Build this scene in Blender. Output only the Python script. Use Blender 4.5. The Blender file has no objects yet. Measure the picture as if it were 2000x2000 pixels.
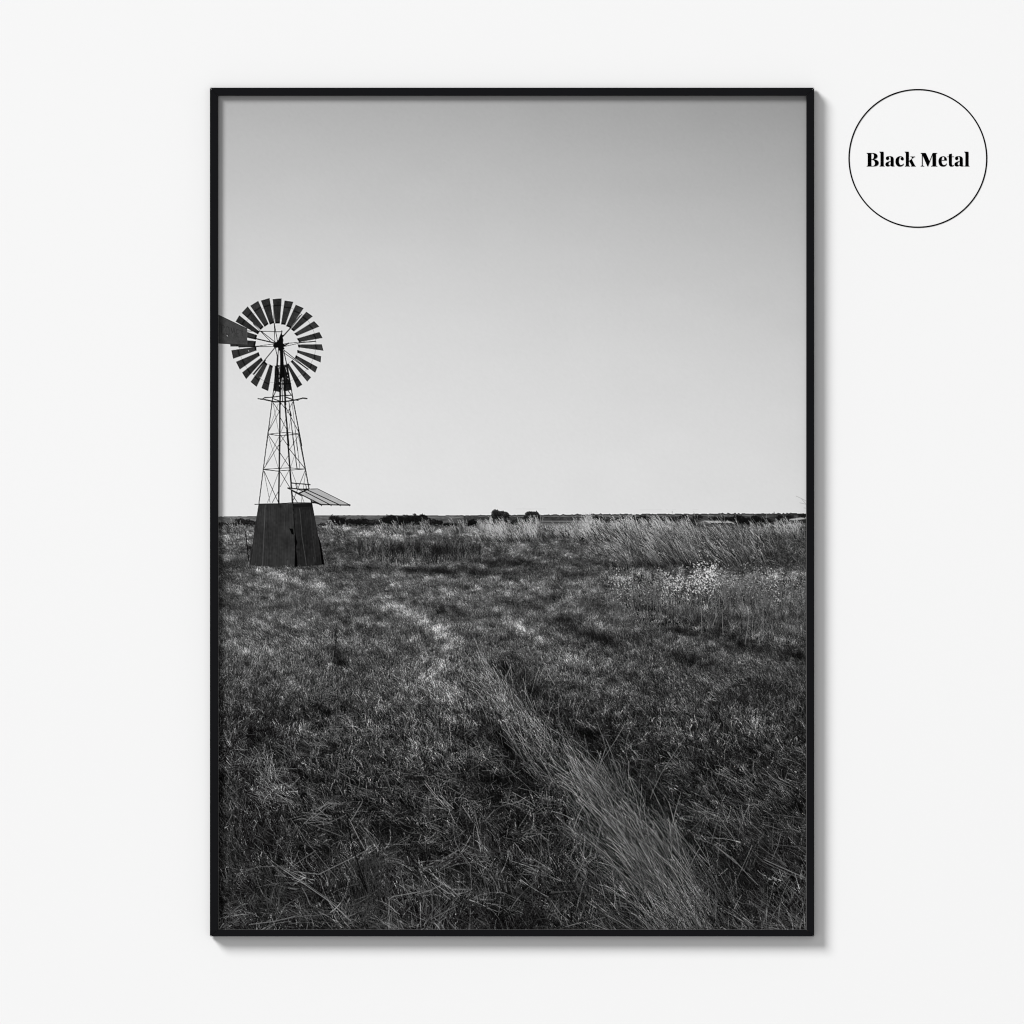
import bpy, bmesh, math
import numpy as np
from mathutils import Vector

scene = bpy.context.scene
PX = 0.0006                     # one photo unit (of 2000) is 0.6 mm on the wall
DIST = 10.0                     # camera to wall

# ------------------------------------------------------------------ camera
cam_data = bpy.data.cameras.new('camera')
cam_data.sensor_width = 36.0
cam_data.lens = 36.0 * DIST / (2000 * PX)
cam_data.clip_start = 0.1
cam_data.clip_end = 200.0
cam = bpy.data.objects.new('camera', cam_data)
scene.collection.objects.link(cam)
cam.location = (0, -DIST, 0)
cam.rotation_euler = (math.radians(90), 0, 0)
scene.camera = cam
scene.cycles.filter_width = 1.1

# ------------------------------------------------------------------ light: soft white surroundings and one big soft box, upper left
world = bpy.data.worlds.new('World')
scene.world = world
world.use_nodes = True
bg = world.node_tree.nodes['Background']
bg.inputs['Color'].default_value = (1.0, 1.0, 1.0, 1)
bg.inputs['Strength'].default_value = 0.22

key_data = bpy.data.lights.new('soft_box', 'AREA')
key_data.shape = 'DISK'
key_data.size = 46.0
key_data.energy = 174000.0
key = bpy.data.objects.new('soft_box', key_data)
scene.collection.objects.link(key)
key_dir = Vector((-1.0, -1.0, 1.0)).normalized()
key.location = key_dir * 120.0
key.rotation_euler = key_dir.to_track_quat('Z', 'Y').to_euler()

# broad front fill, added to weaken the dark halo around the frame
fill_data = bpy.data.lights.new('added_front_fill', 'AREA')
fill_data.shape = 'DISK'
fill_data.size = 16.0
fill_data.energy = 720.0
fill = bpy.data.objects.new('added_front_fill', fill_data)
scene.collection.objects.link(fill)
fill.location = (0, -15.0, 0)
fill.rotation_euler = (math.radians(90), 0, 0)

scene.view_settings.view_transform = 'Standard'
scene.view_settings.look = 'None'
scene.view_settings.exposure = 0.0
scene.view_settings.gamma = 1.0
scene.view_settings.use_curve_mapping = False


# ------------------------------------------------------------------ helpers
def at(px, py, depth=0.0):
    """The point that lies behind photo position (px, py), depth metres in front of the wall."""
    k = (DIST - depth) / DIST
    return Vector(((px - 1000) * PX * k, -depth, (1000 - py) * PX * k))


def link(name, mesh, mat, parent=None):
    o = bpy.data.objects.new(name, mesh)
    if mat is not None:
        mesh.materials.append(mat)
    scene.collection.objects.link(o)
    if parent is not None:
        o.parent = parent
    return o


def material(name, color, rough=0.8, spec=0.2, noise=0.0, scale=40.0, bump=0.0, metal=0.0):
    m = bpy.data.materials.new(name)
    m.use_nodes = True
    nt = m.node_tree
    b = nt.nodes['Principled BSDF']
    b.inputs['Roughness'].default_value = rough
    b.inputs['Specular IOR Level'].default_value = spec
    b.inputs['Metallic'].default_value = metal
    b.inputs['Base Color'].default_value = (*color, 1)
    if noise or bump:
        tc = nt.nodes.new('ShaderNodeTexCoord')
        n = nt.nodes.new('ShaderNodeTexNoise')
        n.inputs['Scale'].default_value = scale
        n.inputs['Detail'].default_value = 5
        nt.links.new(tc.outputs['Object'], n.inputs['Vector'])
        if noise:
            mr = nt.nodes.new('ShaderNodeMapRange')
            mr.inputs['To Min'].default_value = 1 - noise
            mr.inputs['To Max'].default_value = 1 + noise
            nt.links.new(n.outputs['Fac'], mr.inputs['Value'])
            mx = nt.nodes.new('ShaderNodeVectorMath'); mx.operation = 'SCALE'
            mx.inputs[0].default_value = color
            nt.links.new(mr.outputs['Result'], mx.inputs['Scale'])
            nt.links.new(mx.outputs['Vector'], b.inputs['Base Color'])
        if bump:
            bp = nt.nodes.new('ShaderNodeBump')
            bp.inputs['Strength'].default_value = bump
            bp.inputs['Distance'].default_value = 0.001
            nt.links.new(n.outputs['Fac'], bp.inputs['Height'])
            nt.links.new(bp.outputs['Normal'], b.inputs['Normal'])
    return m


def ink_material():
    m = bpy.data.materials.new('matt_print_ink')
    m.use_nodes = True
    nt = m.node_tree
    b = nt.nodes['Principled BSDF']
    b.inputs['Roughness'].default_value = 0.9
    b.inputs['Specular IOR Level'].default_value = 0.0
    a = nt.nodes.new('ShaderNodeVertexColor')
    a.layer_name = 'ink'
    nt.links.new(a.outputs['Color'], b.inputs['Base Color'])
    return m


M_WALL = material('white_wall_paint', (0.8, 0.8, 0.8), 0.9, 0.0)
M_RAIL = material('black_anodised_metal', (0.0030, 0.0031, 0.0041), 0.42, 0.06, noise=0.25, scale=9)
M_KEY = material('dull_black_steel', (0.002, 0.002, 0.002), 0.9, 0.02)
M_LIP = material('bare_metal_edge', (0.22, 0.215, 0.21), 0.5, 0.3)
M_BOARD = material('brown_fibreboard', (0.2, 0.13, 0.08), 0.9, 0.1, noise=0.15, scale=60)
M_INK = ink_material()

# ------------------------------------------------------------------ the wall
me = bpy.data.meshes.new('wall')
bm = bmesh.new()
r = bmesh.ops.create_cube(bm, size=1.0)
for v in bm.verts:
    v.co = Vector((v.co.x * 6.0, v.co.y * 0.1 + 0.05, v.co.z * 6.0))
bm.to_mesh(me); bm.free()
wall = link('wall', me, M_WALL)
wall['kind'] = 'structure'
wall['label'] = 'plain white painted wall behind the framed print'
wall['category'] = 'wall'

# ------------------------------------------------------------------ the picture and its frame
FRONT, BACK, SHEET = 0.0178, 0.0035, 0.0108     # heights above the wall
picture = bpy.data.objects.new('framed_picture', None)
scene.collection.objects.link(picture)
picture.location = at(1000.25, 1829, BACK)
picture['label'] = 'tall black and white windmill photograph in a thin black metal frame on the white wall'
picture['category'] = 'framed picture'
base_inv = Vector(picture.location)


def P(px, py, depth):
    return at(px, py, depth) - base_inv


OX0, OX1, OY0, OY1 = 410.0, 1590.3, 171.2, 1828.9
IX0, IX1, IY0, IY1 = 426.0, 1575.0, 187.0, 1815.8


def rail(corners):
    """A mitred length of moulding: corners are outer start, outer end, inner end, inner start (photo units)."""
    bm = bmesh.new()
    oa, ob, ib, ia = [Vector((*c, 0)) for c in corners]
    run = (ob - oa).normalized()
    gap = 0.42
    rows = []
    for (o, i, sgn) in ((oa, ia, 1), (ob, ib, -1)):
        o = o + run * gap * sgn; i = i + run * gap * sgn
        d = i - o
        w = d.length
        c = 0.9 / w
        pts = [(0, BACK), (0, FRONT - 0.0005), (c, FRONT), (1 - c, FRONT), (1, FRONT - 0.0005), (1, SHEET + 0.0006), (0.55, SHEET + 0.0006), (0.55, BACK)]
        rows.append([bm.verts.new(P(*(o + d * t).xy, h)) for t, h in pts])
    n = len(rows[0])
    for k in range(n):
        bm.faces.new((rows[0][k], rows[0][(k + 1) % n], rows[1][(k + 1) % n], rows[1][k]))
    bm.faces.new(rows[0]); bm.faces.new(rows[1])
    bmesh.ops.recalc_face_normals(bm, faces=bm.faces)
    me = bpy.data.meshes.new('rail')
    bm.to_mesh(me); bm.free()
    return link('rail', me, M_RAIL, picture)


rail([(OX0, OY0), (OX1, OY0), (IX1, IY0), (IX0, IY0)])
rail([(OX1, OY1), (OX0, OY1), (IX0, IY1), (IX1, IY1)])
rail([(OX0, OY1), (OX0, OY0), (IX0, IY0), (IX0, IY1)])
rail([(OX1, OY0), (OX1, OY1), (IX1, IY1), (IX1, IY0)])

# keys that hold the mitres together, seen only in the hairline joints
for (cx, cy) in ((418, 179.1), (1582.6, 179.1), (1582.6, 1822.3), (418, 1822.3)):
    bm = bmesh.new()
    bmesh.ops.create_cube(bm, size=1.0)
    lo_, hi_ = P(cx - 4.5, cy + 4.5, BACK + 0.002), P(cx + 4.5, cy - 4.5, FRONT - 0.0012)
    for v in bm.verts:
        v.co = Vector([lo_[k] if v.co[k] < 0 else hi_[k] for k in range(3)])
    me = bpy.data.meshes.new('corner_key')
    bm.to_mesh(me); bm.free()
    link('corner_key', me, M_KEY, picture)

# thin bright edge of the rebate that holds the sheet
bm = bmesh.new()
ring = []
for (a, h) in ((-2.0, SHEET + 0.0003), (0.6, SHEET + 0.0003), (0.6, SHEET + 0.0001)):
    ring.append([bm.verts.new(P(x, y, h)) for x, y in ((IX0 + a, IY0 + a), (IX1 - a, IY0 + a), (IX1 - a, IY1 - a * .4), (IX0 + a, IY1 - a * .4))])
for u_, v_ in zip(ring[:-1], ring[1:]):
    for k in range(4):
        bm.faces.new((u_[k], u_[(k + 1) % 4], v_[(k + 1) % 4], v_[k]))
me = bpy.data.meshes.new('rebate_edge')
bm.to_mesh(me); bm.free()
link('rebate_edge', me, M_LIP, picture)

# board behind the sheet
bm = bmesh.new()
lo = [bm.verts.new(P(x, y, SHEET - 0.0004)) for x, y in ((IX0 - 4, IY0 - 4), (IX1 + 4, IY0 - 4), (IX1 + 4, IY1 + 4), (IX0 - 4, IY1 + 4))]
hi = [bm.verts.new(P(x, y, SHEET - 0.0034)) for x, y in ((IX0 - 4, IY0 - 4), (IX1 + 4, IY0 - 4), (IX1 + 4, IY1 + 4), (IX0 - 4, IY1 + 4))]
bm.faces.new(lo); bm.faces.new(hi[::-1])
for k in range(4):
    bm.faces.new((lo[k], hi[k], hi[(k + 1) % 4], lo[(k + 1) % 4]))
me = bpy.data.meshes.new('backing_board')
bm.to_mesh(me); bm.free()
link('backing_board', me, M_BOARD, picture)


# ------------------------------------------------------------------ the round sticker on the wall
M_VINYL = material('black_vinyl', (0.0006, 0.0006, 0.0006), 0.6, 0.0)
sticker = bpy.data.objects.new('wall_sticker', None)
scene.collection.objects.link(sticker)
sticker.location = at(1792.7, 309.4, 0.0)
sticker['label'] = 'round black outline sticker with bold black lettering on the wall right of the frame'
sticker['category'] = 'sticker'
VINYL = 0.0004


def cut_vinyl(name, loops):
    """Outlines (and the holes inside them), in photo units, cut out of thin black vinyl."""
    cu = bpy.data.curves.new(name, 'CURVE')
    cu.dimensions = '2D'
    cu.fill_mode = 'BOTH'
    cu.extrude = VINYL / 2
    for lp in loops:
        sp = cu.splines.new('POLY')
        sp.points.add(len(lp) - 1)
        for p, (x, y) in zip(sp.points, lp):
            q = at(x, y) - sticker.location
            p.co = (q.x, q.z, 0, 1)
        sp.use_cyclic_u = True
    tmp = bpy.data.objects.new(name, cu)
    me = bpy.data.meshes.new_from_object(tmp)
    bpy.data.objects.remove(tmp)
    for v in me.vertices:
        v.co = Vector((v.co.x, -v.co.z - VINYL / 2 - 0.00005, v.co.y))
    me.name = name
    return link(name, me, M_VINYL, sticker)


def smooth(pts, n=2):
    """Rounds the outline between its points (corner points are given twice)."""
    p = [np.array(q, float) for q in pts]
    for _ in range(n):
        out = []
        for a, b in zip(p, p[1:] + p[:1]):
            if np.allclose(a, b):
                out.append(a)
            else:
                out += [a * .75 + b * .25, a * .25 + b * .75]
        p = out
    return p


ang = np.linspace(0, 2 * np.pi, 160, endpoint=False)
cut_vinyl('ring', [[(1792.7 + rr * math.cos(t), 309.4 + rr * math.sin(t)) for t in ang] for rr in (135.7, 133.1)])


def sharp(*pts):
    return [q for q in pts for _ in (0, 1)]


low_l = sharp((297, 113), (382, 113), (382, 385), (400, 398), (400, 405), (300, 405), (300, 398), (320, 385), (320, 140), (297, 122))
low_a = [[(427, 255), (427, 228), (445, 209), (480, 202), (530, 202), (568, 218), (580, 250), (580, 300)] + sharp((580, 375)) + [(583, 392)] + sharp((600, 389), (598, 399)) + [(575, 406), (545, 406), (525, 398)] + sharp((515, 380)) +
         [(492, 402), (452, 408), (422, 393), (414, 362), (425, 334), (462, 312), (505, 300)] + sharp((520, 291)) + [(520, 270), (520, 240), (512, 216), (495, 209)] + sharp((478, 213)) + [(491, 228), (490, 262), (465, 282), (436, 275)],
         [(520, 303)] * 2 + [(492, 320), (478, 345), (479, 372), (495, 384), (508, 378)] + [(520, 362)] * 2]
shift = lambda lp, d: [(x + d, y) for x, y in lp]
BLACK = [sharp((45, 138)) + sharp((130, 138)) + [(190, 139), (240, 156), (264, 190), (255, 232), (225, 252)] + sharp((192, 265)) + [(240, 274), (280, 302), (288, 345), (262, 388), (215, 404)] + sharp((150, 405), (45, 405), (45, 398), (68, 386), (68, 156), (45, 147)),
         sharp((138, 150)) + [(160, 148), (182, 160), (192, 195), (186, 235), (168, 262)] + sharp((138, 264)), sharp((138, 275)) + [(170, 275), (198, 295), (214, 335), (206, 378), (176, 396), (150, 397)] + sharp((138, 385)),
         low_l, *low_a,
         [(780, 255), (778, 275), (755, 287), (728, 280), (714, 254), (722, 232)] + sharp((738, 221)) + [(728, 211), (710, 214), (692, 238), (681, 280), (682, 325), (698, 364), (722, 380), (750, 372)] + sharp((775, 347), (783, 354)) + [(766, 387), (735, 405), (697, 410), (655, 400), (624, 364), (613, 308), (624, 252), (655, 216), (703, 201), (745, 206), (773, 228)],
         sharp((797, 113), (880, 113), (880, 300), (905, 280), (932, 255)) + [(942, 235), (935, 222)] + sharp((912, 217), (912, 208), (1003, 208), (1003, 217)) + [(970, 228)] + sharp((936, 262), (1000, 386), (1016, 398), (1016, 405), (922, 405), (922, 398), (933, 388), (890, 304), (880, 312), (880, 385), (900, 398), (900, 405), (800, 405), (800, 398), (820, 385), (820, 140), (797, 122))]
METAL = [sharp((80, 138), (183, 138), (255, 300), (318, 138), (408, 138), (408, 147), (385, 156), (385, 387), (410, 398), (410, 405), (285, 405), (285, 398), (315, 386), (315, 178), (229, 405), (215, 405), (121, 188), (121, 386), (150, 398), (150, 405), (80, 405), (80, 398), (105, 386), (105, 160), (80, 147)),
         sharp((598, 289), (495, 289)) + [(496, 330), (512, 364), (542, 380), (570, 372)] + sharp((592, 345), (601, 351)) + [(586, 384), (558, 404), (520, 410), (472, 399), (441, 362), (431, 305), (443, 248), (474, 214), (522, 201), (563, 208), (591, 236), (598, 268)],
         sharp((496, 279), (546, 279)) + [(547, 245), (541, 218), (524, 209), (507, 220), (498, 250)],
         sharp((638, 165), (697, 150), (697, 208), (738, 208), (738, 217), (697, 217)) + [(697, 300), (697, 360), (704, 382), (720, 384)] + sharp((734, 374), (741, 380)) + [(725, 402), (688, 412), (654, 402), (638, 372)] + sharp((638, 217), (608, 217), (608, 208), (638, 208)),
         *[shift(lp, 333) for lp in low_a], shift(low_l, 645)]
SC = 108 / 1092
cut_vinyl('lettering', [[(1688 + x * SC, 285 + y * SC) for x, y in smooth(lp)] for lp in BLACK] + [[(1790 + x * SC, 285 + y * SC) for x, y in smooth(lp)] for lp in METAL])

# ------------------------------------------------------------------ the printed picture
# The print is a flat sheet of paper.  Its ink is worked out here, stroke by stroke, in photo units
# (x to the right, y down, one unit = 0.6 mm on the paper) and becomes the colour of the sheet.
X0, X1, Y0, Y1 = 424, 1578, 185, 1818
SS = 2
NW, NH = (X1 - X0) * SS, (Y1 - Y0) * SS
rng = np.random.default_rng(11)

SKY, PLAIN, SHED, BUSH, MEADOW, TALL, WEED, POST, TOWER, WHEEL, VANE, PANEL, HOUSING, THISTLE = range(14)

ink = np.zeros((NH, NW), np.float32)
own = np.zeros((NH, NW), np.int8)


def blur(a, r):
    r = int(r)
    for ax in (0, 1):
        for _ in range(2):
            p = np.pad(a, [(r + 1, r) if k == ax else (0, 0) for k in (0, 1)], mode='edge')
            c = np.cumsum(p, axis=ax, dtype=np.float64)
            n = 2 * r + 1
            a = ((c[n:] - c[:-n]) if ax == 0 else (c[:, n:] - c[:, :-n])) / n
    return a.astype(np.float32)


def vnoise(h, w, sy, sx, seed):
    r = np.random.default_rng(seed)
    gh, gw = int(h / sy) + 3, int(w / sx) + 3
    g = r.standard_normal((gh, gw)).astype(np.float32)
    yy = np.arange(h) / sy
    xx = np.arange(w) / sx
    iy = yy.astype(int); ix = xx.astype(int)
    fy = (yy - iy).astype(np.float32); fx = (xx - ix).astype(np.float32)
    fy = fy * fy * (3 - 2 * fy); fx = fx * fx * (3 - 2 * fx)
    a = g[iy][:, ix] * (1 - fx) + g[iy][:, ix + 1] * fx
    b = g[iy + 1][:, ix] * (1 - fx) + g[iy + 1][:, ix + 1] * fx
    return a * (1 - fy)[:, None] + b * fy[:, None]


def S(p):
    p = np.asarray(p, float)
    return np.stack([(p[..., 0] - X0) * SS, (p[..., 1] - Y0) * SS], -1)


def _box(p, m):
    x0 = max(int(p[:, 0].min() - m), 0); x1 = min(int(p[:, 0].max() + m) + 2, NW)
    y0 = max(int(p[:, 1].min() - m), 0); y1 = min(int(p[:, 1].max() + m) + 2, NH)
    return x0, x1, y0, y1


def put(x0, x1, y0, y1, cov, val, oid):
    s = ink[y0:y1, x0:x1]
    s += (val - s) * cov
    if oid is not None:
        own[y0:y1, x0:x1][cov > 0.45] = oid


def line(pts, w, val, oid=None, alpha=1.0):
    pts = S(pts); w = w * SS
    for a, b in zip(pts[:-1], pts[1:]):
        x0, x1, y0, y1 = _box(np.array([a, b]), w + 2)
        if x1 <= x0 or y1 <= y0:
            continue
        gx, gy = np.meshgrid(np.arange(x0, x1) + .5, np.arange(y0, y1) + .5)
        d = b - a
        t = np.clip(((gx - a[0]) * d[0] + (gy - a[1]) * d[1]) / max(d @ d, 1e-9), 0, 1)
        dist = np.hypot(gx - a[0] - t * d[0], gy - a[1] - t * d[1])
        put(x0, x1, y0, y1, (np.clip(w / 2 + .5 - dist, 0, 1) * alpha).astype(np.float32), val, oid)


def poly(pts, val, oid=None, alpha=1.0, tex=None):
    p = S(pts)
    x0, x1, y0, y1 = _box(p, 1)
    if x1 <= x0 or y1 <= y0:
        return
    cov = np.zeros((y1 - y0, x1 - x0), np.float32)
    for oy in (.17, .5, .83):
        for ox in (.17, .5, .83):
            gx, gy = np.meshgrid(np.arange(x0, x1) + ox, np.arange(y0, y1) + oy)
            ins = np.zeros(gx.shape, bool)
            for (ax, ay), (bx, by) in zip(p, np.roll(p, -1, 0)):
                if ay == by:
                    continue
                c = ((ay > gy) != (by > gy)) & (gx < (bx - ax) * (gy - ay) / (by - ay) + ax)
                ins ^= c
            cov += ins / 9.0
    if tex is not None:
        val = val + tex[y0:y1, x0:x1]
    put(x0, x1, y0, y1, cov * alpha, val, oid)


def strokes(x, y, ang, ln, curv, wid, v0, v1, oid, lo=None):
    """Grass blades from the root (x, y): angle in degrees (90 is straight up), later blades lie over earlier ones."""
    n = len(x)
    for s in range(0, n, 3000):
        e = slice(s, min(s + 3000, n))
        L = ln[e] * SS
        K = int(L.max() * 1.25) + 2
        t = np.linspace(0, 1, K)[None, :]
        a = np.radians(ang[e])[:, None] + curv[e][:, None] * t * .5
        px = (x[e, None] - X0) * SS + L[:, None] * t * np.cos(a)
        py = (y[e, None] - Y0) * SS - L[:, None] * t * np.sin(a)
        val = v0[e, None] + (v1[e] - v0[e])[:, None] * t
        wd = wid[e, None] * SS * (1 - .55 * t)
        nx = np.sin(a); ny = np.cos(a)
        o = oid[e, None] if isinstance(oid, np.ndarray) else None
        mw = 2 * int(np.ceil((wid[e].max() * SS - 1) / 2)) + 1
        for k in range(mw):
            off = k - (mw - 1) / 2
            ok = np.abs(off) <= np.maximum(wd / 2, .3)
            ix = np.floor(px + off * nx).astype(int); iy = np.floor(py + off * ny).astype(int)
            ok &= (ix >= 0) & (ix < NW) & (iy >= 0) & (iy < NH)
            ink[iy[ok], ix[ok]] = np.broadcast_to(val, ok.shape)[ok]
            if o is None:
                own[iy[ok], ix[ok]] = oid
            else:
                own[iy[ok], ix[ok]] = np.broadcast_to(o, ok.shape)[ok]


def zz(ox, oy, s):
    return lambda *pts: [(ox + a * s, oy + b * s) for a, b in pts]


Z5 = zz(420, 570, 300 / 1932)
Z6 = zz(420, 840, 300 / 1932)
Z7 = zz(500, 650, 120 / 1656)
ZV = zz(424, 600, 110 / 1932)
G6 = lambda a, b: (424 + a * .5973, 980 + b * .5973)
G7 = lambda a, b: (424 + a * .5973, 1380 + b * .5973)

# --- sky tones of the print
gy, gx = np.mgrid[0:NH, 0:NW].astype(np.float32)
gx = gx / SS + X0; gy = gy / SS + Y0
sky = np.interp(gy, [185, 300, 400, 500, 600, 700, 800, 900, 1000], [171, 184, 194, 203, 211, 217, 221, 224, 225])
u = (gx - 426) / 1149
f = np.clip((gy - 190) / 810, 0, 1)
sky -= (34 * (1 - f) + 12 * f) * (u - .42) * (.55 + .45 * np.clip(u, 0, 1))
ink[:] = sky + vnoise(NH, NW, 2.4, 2.4, 3) * .8 + vnoise(NH, NW, 90, 160, 4) * .6
for (xa, xb, yy_, k) in ((1008, 1065, 994, 6), (1250, 1290, 995.5, 7), (1290, 1320, 995, 6), (1350, 1370, 995, 5)):
    line([(xa, yy_), (xb, yy_)], 1.6, 208, None, .4)

# --- the plain at the horizon
hz = np.interp(gx, [426, 500, 680, 900, 1050, 1250, 1400, 1575], [1008.6, 1007.6, 1006, 1006.4, 1005.2, 1003.8, 1003, 1002])
jag = vnoise(1, NW, 1, 7, 21)[0] * .8 * np.interp(gx[0], [800, 1100], [.15, 1])
hz = hz + jag[None, :]
m = gy > hz
pl = np.interp(gx, [426, 500, 700, 900, 1100, 1300, 1575], [98, 100, 92, 84, 76, 66, 60])
pl = pl + vnoise(NH, NW, 2.2, 26, 22) * 11 + vnoise(NH, NW, 5, 9, 23) * 6
rim = (gy < hz + 2.2) & (gx > 900)
pl = np.where(rim, 52, pl)
pale = (gy > hz + 2.4) & (gy < hz + 5) & (gx > 790) & (gx < 1480)
pl = np.where(pale, pl + 22, pl)
dk = (gy > 1009) & (gy < 1016.5) & (gx > 905) & (gx < 1190)
pl = np.where(dk, 58 + vnoise(NH, NW, 4, 5, 24) * 8, pl)
lt = (gy > 1016.5) & (gy < 1029) & (gx > 1050) & (gx < 1170)
pl = np.where(lt, np.where((gy > 1018.5) & (gy < 1022.5), 78, 112) + vnoise(NH, NW, 2, 30, 25) * 8, pl)
ink[m] = pl[m]; own[m] = PLAIN

# --- sheds, poles and the far bushes
poly([(1366, 1020.5), (1376, 1017), (1425, 1017.4), (1438, 1022.5), (1390, 1022.5)], 170, SHED)
poly([(1389, 1021.2), (1430, 1021.2), (1430, 1024), (1389, 1024)], 48, SHED)
poly([(1366, 1021), (1377, 1018), (1388, 1023.5), (1366, 1024)], 92, SHED)
poly([(1536, 1015), (1562, 1011), (1580, 1010), (1580, 1013), (1552, 1016.5)], 165, SHED)
poly([(1552, 1016.4), (1580, 1012.6), (1580, 1021), (1540, 1021)], 40, SHED)
for xx_, a_, b_, v_ in ((1384, 1006, 1016, 120), (1430, 1010, 1019, 130), (1512, 1000, 1019, 45), (1313, 998.5, 1003, 160)):
    line([(xx_, a_), (xx_, b_)], 1.0, v_, None)


def bush(cx, cy, rx, ry, n, seed, tone=30, lobes=6):
    r = np.random.default_rng(seed)
    for k in range(lobes):
        a = r.uniform(0, 2 * np.pi)
        q = r.uniform(.1, .55)
        bx, by = cx + rx * q * np.cos(a), cy - abs(ry * q * np.sin(a))
        s = r.uniform(.36, .6)
        th = np.linspace(0, 2 * np.pi, 14, endpoint=False)
        rr = 1 + r.normal(0, .12, 14)
        poly(np.stack([bx + rx * s * rr * np.cos(th), by + ry * s * rr * np.sin(th)], 1), tone * .8, BUSH)
    nn = n
    a = r.uniform(0, 2 * np.pi, nn); q = np.sqrt(r.uniform(0, 1, nn))
    bx = cx + rx * q * np.cos(a) * (1 + .1 * np.sin(3 * a + seed)); by = cy + ry * q * np.sin(a) * (1 + .14 * np.sin(5 * a + seed))
    sh = (cy - by) / ry
    v = np.clip(tone * 1.25 * (.75 + .5 * sh) * r.uniform(.35, 1.6, nn), 4, 105)
    strokes(bx, by, r.uniform(0, 360, nn), r.uniform(.8, 2.2, nn), r.normal(0, 1, nn), np.full(nn, 1.2), v, v * .8, BUSH)


# back hedge behind the windmill, the hedge right of it, single trees, bushes on the right
for i, (cx, cy, rx, ry, n, tone) in enumerate((
        (436, 1024, 14, 4, 60, 42), (456, 1024, 14, 3.5, 60, 42), (469, 1020, 12, 8, 120, 34), (484, 1021, 14, 6.5, 100, 36), (496, 1023, 9, 4.5, 70, 36),
        (632, 1026, 12, 5, 80, 42), (653, 1017, 14, 11, 260, 24), (668, 1019, 12, 9, 180, 22), (686, 1021, 11, 8, 140, 26), (706, 1020, 16, 9, 240, 24), (720, 1022, 14, 7, 160, 28),
        (735, 1021, 14, 8, 180, 40), (762, 1017, 22, 11, 340, 23), (782, 1018, 20, 12, 340, 22), (803, 1015, 22, 11, 400, 22), (822, 1016, 16, 11, 300, 22), (834, 1020, 10, 9, 120, 24),
        (846, 1021, 8, 7, 70, 30), (856, 1022, 10, 7, 90, 24), (872, 1025, 8, 4.5, 60, 24), (886, 1024.5, 9, 4.5, 70, 26),
        (922, 1021.5, 13, 7.5, 200, 18), (938, 1026, 8, 4, 50, 40), (1010, 1021, 16, 8, 120, 44), (1022, 1024, 10, 6, 90, 34),
        (1168, 1014, 11, 6, 160, 20), (1158, 1018.5, 6, 4, 50, 28), (1193, 1018, 14, 6, 120, 40), (1215, 1017, 18, 8, 200, 32), (1235, 1016, 12, 8, 150, 30),
        (1258, 1015, 22, 8, 300, 24), (1285, 1015, 18, 7, 200, 34), (1310, 1014, 16, 6, 160, 38), (1335, 1010.5, 9, 4.5, 110, 24), (1362, 1010, 11, 4.5, 110, 30),
        (1350, 1018, 14, 6, 120, 40), (1398, 1013, 14, 4, 90, 32), (1418, 1014, 14, 5, 120, 26), (1440, 1014, 16, 8, 200, 22), (1460, 1017, 18, 7, 220, 18), (1478, 1015, 15, 9, 200, 20), (1498, 1018, 12, 6, 120, 22),
        (1526, 1013, 11, 7.5, 140, 22), (1543, 1009, 9, 4, 80, 30), (1536, 1019, 9, 5, 80, 34), (1570, 1007, 12, 4, 90, 30))):
    bush(cx, cy, rx, ry, n, 100 + i, tone)
for i, (cx, cy, rx, ry, n, tone) in enumerate(((975, 1013, 18, 12, 620, 34), (968, 1002, 8, 6.5, 200, 38), (980, 1003, 7, 5, 120, 40), (986, 1008, 9, 8, 190, 36), (962, 1012, 7, 8, 120, 34), (985, 1020, 10, 8, 180, 34),
                                               (1040, 1012, 16, 11, 560, 32), (1034, 1004, 8, 5.5, 170, 36), (1045, 1004.5, 8, 5.5, 160, 36), (1051, 1011, 6, 6, 100, 34), (1029, 1012, 6, 7, 100, 32), (1044, 1020, 11, 7, 180, 26))):
    bush(cx, cy, rx, ry, n, 300 + i, tone, 8)

# --- tone of the meadow: one broad map of how light the dry grass is, patch by patch
base = np.interp(gy, [1020, 1035, 1060, 1085, 1110, 1140, 1200, 1260, 1330, 1400, 1500, 1600, 1700, 1816],
                 [94, 92, 84, 76, 76, 84, 80, 74, 64, 53, 43, 38, 36, 34]).astype(np.float32)
tone = base.copy()


patchy = np.clip(1 + .42 * vnoise(NH, NW, 18, 34, 28) + .35 * vnoise(NH, NW, 9, 16, 29), .25, 2.0)


def patch(cx, cy, rx, ry, ang, d):
    c, s_ = np.cos(np.radians(ang)), np.sin(np.radians(ang))
    d = d * .85 if d < 0 else d * .86
    R = max(rx, ry) * 2.6
    x0 = max(int((cx - R - X0) * SS), 0); x1 = min(int((cx + R - X0) * SS), NW)
    y0 = max(int((cy - R - Y0) * SS), 0); y1 = min(int((cy + R - Y0) * SS), NH)
    dx = gx[y0:y1, x0:x1] - cx; dy = gy[y0:y1, x0:x1] - cy
    a = (dx * c + dy * s_) / rx; b = (-dx * s_ + dy * c) / ry
    tone[y0:y1, x0:x1] += d * np.exp(-(a * a + b * b) * patchy[y0:y1, x0:x1]) * patchy[y0:y1, x0:x1]


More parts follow.
